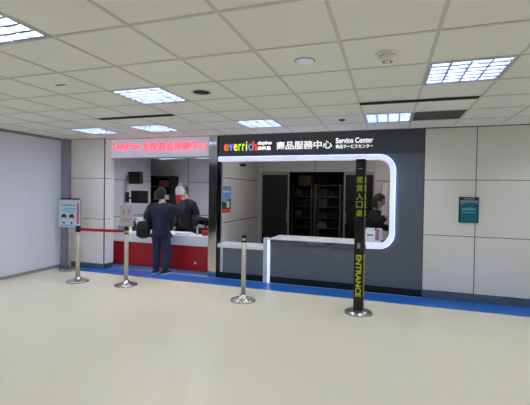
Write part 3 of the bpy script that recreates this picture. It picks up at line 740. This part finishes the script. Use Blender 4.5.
# ================================================================== PEOPLE
def head_geo(mb, c, yaw, s=1.0, pitch=0.0, mi=0, mi_eye=1, mi_lip=2):
    """head facing +y before yaw; c = centre"""
    X = Matrix.Translation(c) @ Matrix.Rotation(yaw, 4, 'Z') @ Matrix.Rotation(-pitch, 4, 'X') @ Matrix.Scale(s, 4)
    nu, nv = 28, 20; vs = []; fs = []
    for j in range(nv+1):
        t = PI*j/nv
        for k in range(nu):
            a = 2*PI*k/nu
            x, y, z = math.sin(t)*math.cos(a), math.sin(t)*math.sin(a), math.cos(t)
            w = 1.0 if z > 0 else 1.0-0.30*(-z)**1.3
            px, py, pz = x*0.078*w, y*0.097*(1.0 if z > 0 or y > 0 else 1-0.35*(-z)), z*0.120
            if y > 0 and z < 0: py *= 1-0.10*(-z)
            if y > 0.6 and abs(x) < 0.35 and -0.35 < z < 0.18: py += 0.006
            vs.append((px, py, pz))
    for j in range(nv):
        for k in range(nu):
            k2 = (k+1) % nu; fs.append((j*nu+k, (j+1)*nu+k, (j+1)*nu+k2, j*nu+k2))
    mb.add(vs, fs, mi, True, X)
    mb.ball((0, 0.100, -0.018), (0.012, 0.018, 0.022), 10, 8, mi, X)
    mb.ball((0, 0.094, 0.006), (0.008, 0.012, 0.026), 10, 8, mi, X)
    for q in (-1, 1):
        mb.ball((q*0.079, -0.005, -0.005), (0.010, 0.018, 0.030), 10, 8, mi, X)
        mb.ball((q*0.030, 0.082, 0.012), (0.013, 0.010, 0.007), 10, 6, mi_eye, X)
    mb.ball((0, 0.087, -0.055), (0.022, 0.007, 0.006), 10, 6, mi_lip, X)
def hair_geo(mb, c, yaw, s=1.0, pitch=0.0, length=0.0):
    X = Matrix.Translation(c) @ Matrix.Rotation(yaw, 4, 'Z') @ Matrix.Rotation(-pitch, 4, 'X') @ Matrix.Scale(s, 4)
    nu, nv = 36, 22; vs = []; fs = []
    for j in range(nv+1):
        t = PI*j/nv
        for k in range(nu):
            a = 2*PI*k/nu
            x, y, z = math.sin(t)*math.cos(a), math.sin(t)*math.sin(a), math.cos(t)
            g = 1.0+0.02*math.sin(9*a)+0.015*math.sin(5*t+3*a)
            zz = z*0.134
            vs.append((x*0.090*g, y*0.108*g-0.006, zz-length*max(0, -z)))
    for j in range(nv):
        for k in range(nu):
            k2 = (k+1) % nu
            t = PI*(j+0.5)/nv; a = 2*PI*(k+0.5)/nu; y = math.sin(t)*math.sin(a); z = math.cos(t)
            lim = 0.45 if y > 0.35 else (-0.05 if y > -0.1 else -0.62)
            if z > lim: fs.append((j*nu+k, (j+1)*nu+k, (j+1)*nu+k2, j*nu+k2))
    mb.add(vs, fs, 0, True, X)
def hand_geo(mb, wrist, direc, normal, side, curl=0.5, mi=0):
    """palm + four fingers + thumb; side=+1 thumb on the +cross side"""
    d = Vector(direc).normalized(); nrm = Vector(normal).normalized(); s = d.cross(nrm).normalized()*side; nrm = s.cross(d).normalized()*side
    w = Vector(wrist)
    J = {'w': (*w, 0.024, 0.02), 'p': (*(w+d*0.045), 0.034, 0.016), 'k': (*(w+d*0.085), 0.036, 0.013)}
    skin_geo(J, [('w', 'p'), ('p', 'k')], 'w', mb, mi, 1)
    for q, (off, ln) in enumerate(((0.027, 0.068), (0.009, 0.078), (-0.009, 0.072), (-0.026, 0.056))):
        b = w+d*0.078+s*off; J = {}; p = b; ang = 0; J['0'] = (*p, 0.0095)
        for t_, fr in enumerate((0.45, 0.32, 0.23)):
            ang += curl*(0.7+0.25*t_)
            p = p+(d*math.cos(ang)-nrm*math.sin(ang))*ln*fr*1.1
            J[str(t_+1)] = (*p, 0.0088-0.0008*t_)
        skin_geo(J, [('0', '1'), ('1', '2'), ('2', '3')], '0', mb, mi, 1)
    b = w+d*0.03+s*0.022; p1 = b+(d*0.6+s*0.75).normalized()*0.035; p2 = p1+(d*0.9+s*0.25-nrm*0.4*curl).normalized()*0.03
    skin_geo({'0': (*b, 0.013), '1': (*p1, 0.011), '2': (*p2, 0.009)}, [('0', '1'), ('1', '2')], '0', mb, mi, 1)

def offset(J, names, dr): return {n: tuple(list(J[n][:3])+[r+dr for r in J[n][3:]]) for n in names}
ARM = [('chest', 'shL'), ('shL', 'elL'), ('elL', 'wrL'), ('chest', 'shR'), ('shR', 'elR'), ('elR', 'wrR')]
TOR = [('pel', 'wst'), ('wst', 'chest'), ('chest', 'nk'), ('nk', 'hd')]
LEG = [('pel', 'hpL'), ('hpL', 'knL'), ('knL', 'anL'), ('pel', 'hpR'), ('hpR', 'knR'), ('knR', 'anR')]
def person(name_label, J, top_mat, leg_mat, head_c, yaw, pitch, hair_len, hands, feet=None, puff=0.02):
    root = thing('person', name_label, 'person', (0, 0, 0))
    Jb = dict(J)
    for q in ('shL', 'shR', 'elL', 'elR', 'pel', 'wst', 'chest'): Jb[q] = tuple(list(J[q][:3])+[r*(0.70 if q[0] in 'se' else 0.85) for r in J[q][3:]])
    b = MB(); skin_geo(Jb, TOR+ARM+LEG, 'pel', b)
    head_geo(b, head_c, yaw, 1.0, pitch)
    for h in hands: hand_geo(b, *h)
    b.build('body', [m_skin, m_eye, m_lip], root)
    h = MB(); hair_geo(h, head_c, yaw, 1.09, pitch, hair_len); h.build('hair', m_hair, root)
    top = ['pel', 'wst', 'chest', 'shL', 'elL', 'wrL', 'shR', 'elR', 'wrR']
    Jt = offset(J, top, puff)
    Jt['hem'] = (J['pel'][0], J['pel'][1], J['pel'][2]-0.10, J['pel'][3]+puff-0.022, J['pel'][4]+puff-0.012)
    Jt['nk0'] = (*(Vector(J['chest'][:3])*0.15+Vector(J['nk'][:3])*0.85), J['nk'][3]+0.028)
    for q in 'LR':
        w, e = Vector(J['wr'+q][:3]), Vector(J['el'+q][:3]); w2 = e+(w-e)*1.12
        Jt['wr'+q] = (*w2, J['wr'+q][3]+0.022)
    t = MB(); skin_geo(Jt, [('hem', 'pel'), ('pel', 'wst'), ('wst', 'chest'), ('chest', 'nk0')]+ARM, 'pel', t); t.build('jacket', top_mat, root)
    legs = ['pel', 'hpL', 'knL', 'anL', 'hpR', 'knR', 'anR']
    Jl = offset(J, legs, 0.014); Jl['wst'] = J['wst']
    for q in 'LR': Jl['an'+q] = (*J['an'+q][:2], J['an'+q][2]-0.045, 0.062)
    t = MB(); skin_geo(Jl, [('wst', 'pel')]+LEG, 'pel', t); t.build('trousers', leg_mat, root)
    for f in (feet or []):
        x, y, z, rz = f
        X = Matrix.Translation((x, y, z)) @ Matrix.Rotation(rz, 4, 'Z')
        s = MB(); vs = []
        prof = [(-0.085, 0.032, 0.075), (-0.05, 0.038, 0.095), (0.0, 0.040, 0.085), (0.06, 0.046, 0.062), (0.12, 0.045, 0.050), (0.165, 0.030, 0.040)]
        rings = []
        for (yy, ww, hh) in prof:
            rings.append([(-ww, yy, 0.022), (-ww*0.95, yy, hh*0.6), (-ww*0.5, yy, hh), (ww*0.5, yy, hh), (ww*0.95, yy, hh*0.6), (ww, yy, 0.022)])
        for rr in rings: vs += rr
        fs = []
        for a in range(len(rings)-1):
            for k in range(6):
                k2 = (k+1) % 6; fs.append((a*6+k, a*6+k2, (a+1)*6+k2, (a+1)*6+k))
        fs += [tuple(range(5, -1, -1)), tuple(range(30, 36))]
        s.add(vs, fs, 0, True, X); so = s.build('shoe', m_shoe, root)
        s = MB(); pts = [(w_, y_) for (y_, w_, _) in prof]
        ring = [(w_+0.003, y_) for w_, y_ in pts]+[(-w_-0.003, y_) for w_, y_ in reversed(pts)]
        n_ = len(ring)
        s.add([(x_, y_, 0.0) for x_, y_ in ring]+[(x_, y_, 0.024) for x_, y_ in ring],
              [tuple(range(n_-1, -1, -1)), tuple(range(n_, 2*n_))]+[(k, (k+1) % n_, (k+1) % n_+n_, k+n_) for k in range(n_)], 0, False, X)
        s.build('sole', m_sole, so)
    return root

# customer at the red counter, back to the hall, right arm raised with a bag
cx, cy = -3.73, -0.10
J = {'pel': (cx, cy, 0.86, 0.135, 0.105), 'wst': (cx, cy, 1.03, 0.135, 0.10), 'chest': (cx, cy+0.02, 1.21, 0.160, 0.11), 'nk': (cx-0.01, cy+0.03, 1.375, 0.052), 'hd': (cx-0.02, cy+0.06, 1.46, 0.055),
     'shL': (cx-0.185, cy, 1.225, 0.064), 'elL': (cx-0.285, cy-0.01, 1.04, 0.052), 'wrL': (cx-0.26, cy+0.16, 0.90, 0.034),
     'shR': (cx+0.185, cy+0.02, 1.225, 0.064), 'elR': (cx+0.29, cy+0.16, 1.16, 0.052), 'wrR': (cx+0.24, cy+0.36, 1.36, 0.034),
     'hpL': (cx-0.095, cy, 0.80, 0.098, 0.10), 'knL': (cx-0.105, cy+0.02, 0.45, 0.066), 'anL': (cx-0.11, cy-0.01, 0.10, 0.050),
     'hpR': (cx+0.095, cy, 0.80, 0.098, 0.10), 'knR': (cx+0.10, cy+0.03, 0.45, 0.070), 'anR': (cx+0.11, cy-0.01, 0.10, 0.050)}
person('person in navy jacket and jeans at the red counter, back turned, holding up a bag', J, m_navy, m_jeans, Vector((cx-0.045, cy+0.055, 1.495)), 0.05, 0.15, 0.0,
       [((cx+0.24, cy+0.36, 1.36), (-0.3, 0.25, 0.9), (0.2, -1.0, 0.2), 1, 0.9), ((cx-0.26, cy+0.16, 0.90), (0.05, 0.7, -0.6), (0, 0.5, 0.8), -1, 0.7)],
       feet=[(cx-0.10, cy-0.02, 0.003, 0.15), (cx+0.10, cy-0.02, 0.003, -0.12)], puff=0.042)
# white and red carrier bag in the raised hand
root = thing('carrier_bag', 'white and red carrier bag held up beside the customer head', 'bag', (-3.625, 0.40, 1.30), 0.1)
mb = MB()
lv = [(0.0, 0.062, 0.035), (0.10, 0.070, 0.04), (0.19, 0.085, 0.05), (0.26, 0.095, 0.045), (0.32, 0.085, 0.03), (0.365, 0.05, 0.016)]
rings = []
for z, a, b in lv:
    ring = []
    for k in range(20):
        t = 2*PI*k/20; wob = 1+0.05*math.sin(3*t+z*30)
        ring.append((a*wob*math.cos(t)-0.02, b*wob*math.sin(t), z))
    rings.append(ring)
vs = [p for r_ in rings for p in r_]
lo_f, hi_f = [], []
for j in range(len(rings)-1):
    for k in range(20):
        f = (j*20+k, j*20+(k+1) % 20, (j+1)*20+(k+1) % 20, (j+1)*20+k)
        (lo_f if j < 2 else hi_f).append(f)
mb.add(vs, lo_f+[tuple(range(19, -1, -1))], 1, True); mb.add(vs, hi_f, 0, True)
mb.build('bag', [m_bagwhite, m_bagred], root)
mb = MB()
for q in (-1, 1):
    P = [Vector((q*0.025-0.02, 0, 0.36)), Vector((q*0.035-0.01, 0, 0.40)), Vector((q*0.02+0.0, 0, 0.425)), Vector((0.01, 0, 0.40))]
    for a, b in zip(P, P[1:]): mb.tube(a, b, 0.007, 8)
mb.build('handle', m_bagwhite, root)
# black shoulder bag at the customer's left hip
root = thing('shoulder_bag', 'black shoulder bag hanging at the customer left hip', 'bag', (cx-0.33, cy-0.09, 0.665))
mb = MB()
vs = []; fs = []; nu, nv = 24, 14
for j in range(nv+1):
    t = PI*j/nv
    for k in range(nu):
        a = 2*PI*k/nu
        sgn = lambda u, p: math.copysign(abs(u)**p, u)
        vs.append((0.135*sgn(math.sin(t), 0.6)*sgn(math.cos(a), 0.6), 0.075*sgn(math.sin(t), 0.6)*sgn(math.sin(a), 0.7), 0.16+0.165*sgn(math.cos(t), 0.65)))
for j in range(nv):
    for k in range(nu):
        k2 = (k+1) % nu; fs.append((j*nu+k, (j+1)*nu+k, (j+1)*nu+k2, j*nu+k2))
mb.add(vs, fs, 0, True); mb.build('bag_body', m_bagblack, root)
mb = MB(); mb.bevbox(-0.095, 0.095, -0.092, -0.072, 0.04, 0.20, 0.015); mb.build('pocket', m_blackcloth, root)
mb = MB()
P = [Vector((0.03, -0.02, 0.31)), Vector((0.10, -0.12, 0.45)), Vector((0.165, -0.135, 0.57)), Vector((0.185, -0.04, 0.672)), Vector((0.19, 0.09, 0.672)), Vector((0.175, 0.19, 0.58)), Vector((0.12, 0.17, 0.45)), Vector((0.06, 0.04, 0.31))]
for a, b in zip(P, P[1:]): mb.tube(a, b, 0.011, 8)
mb.build('strap', m_blackcloth, root)

# clerk behind the red counter
kx, ky = -3.90, 1.10
J = {'pel': (kx, ky, 0.88, 0.15, 0.11), 'wst': (kx, ky, 1.04, 0.15, 0.11), 'chest': (kx, ky, 1.24, 0.155, 0.115), 'nk': (kx-0.02, ky-0.01, 1.43, 0.055), 'hd': (kx-0.03, ky-0.03, 1.52, 0.055),
     'shL': (kx+0.18, ky, 1.27, 0.068), 'elL': (kx+0.26, ky+0.02, 1.05, 0.055), 'wrL': (kx+0.25, ky-0.06, 0.80, 0.035),
     'shR': (kx-0.18, ky, 1.27, 0.068), 'elR': (kx-0.26, ky+0.02, 1.05, 0.055), 'wrR': (kx-0.25, ky-0.06, 0.80, 0.035),
     'hpL': (kx+0.10, ky, 0.84, 0.10), 'knL': (kx+0.11, ky-0.01, 0.47, 0.068), 'anL': (kx+0.11, ky+0.02, 0.10, 0.05),
     'hpR': (kx-0.10, ky, 0.84, 0.10), 'knR': (kx-0.11, ky-0.01, 0.47, 0.068), 'anR': (kx-0.11, ky+0.02, 0.10, 0.05)}
person('person in black clothing standing behind the red counter, facing the customer', J, m_blackcloth, m_blackcloth, Vector((kx-0.055, ky-0.035, 1.565)), PI-0.1, 0.15, 0.0,
       [((kx+0.25, ky-0.06, 0.80), (0, -0.3, -0.95), (-1, 0, 0), 1, 0.4), ((kx-0.25, ky-0.06, 0.80), (0, -0.3, -0.95), (1, 0, 0), -1, 0.4)],
       feet=[(kx+0.11, ky+0.02, 0.003, PI), (kx-0.11, ky+0.02, 0.003, PI)], puff=0.022)

# person standing inside the service room, turned to the right
px, py = 0.08, 0.98
J = {'pel': (px-0.05, py, 0.80, 0.125, 0.10), 'wst': (px-0.04, py, 0.93, 0.125, 0.10), 'chest': (px, py-0.02, 1.11, 0.125, 0.11), 'nk': (px+0.04, py-0.03, 1.30, 0.050), 'hd': (px+0.06, py-0.04, 1.37, 0.055),
     'shL': (px+0.03, py+0.14, 1.19, 0.065), 'elL': (px+0.10, py+0.17, 0.97, 0.050), 'wrL': (px+0.26, py+0.06, 0.94, 0.034),
     'shR': (px+0.02, py-0.16, 1.19, 0.065), 'elR': (px+0.09, py-0.26, 1.06, 0.050), 'wrR': (px+0.19, py-0.40, 1.17, 0.034),
     'hpL': (px-0.05, py+0.09, 0.74, 0.09), 'knL': (px-0.03, py+0.10, 0.42, 0.062), 'anL': (px-0.06, py+0.10, 0.10, 0.048),
     'hpR': (px-0.05, py-0.09, 0.74, 0.09), 'knR': (px-0.03, py-0.10, 0.42, 0.062), 'anR': (px-0.06, py-0.10, 0.10, 0.048)}
person('person in black jacket behind the service counter, reaching towards a small screen', J, m_blackcloth, m_blackcloth, Vector((px+0.085, py-0.045, 1.44)), -PI/2+0.15, 0.2, 0.05,
       [((px+0.19, py-0.40, 1.17), (0.8, -0.5, 0.3), (0, -0.4, 1), 1, 0.4), ((px+0.26, py+0.06, 0.94), (0.8, -0.4, -0.3), (0, 0, 1), -1, 0.4)],
       feet=[(px-0.06, py+0.10, 0.003, -PI/2), (px-0.06, py-0.10, 0.003, -PI/2)], puff=0.03)
bpy.context.view_layer.update()
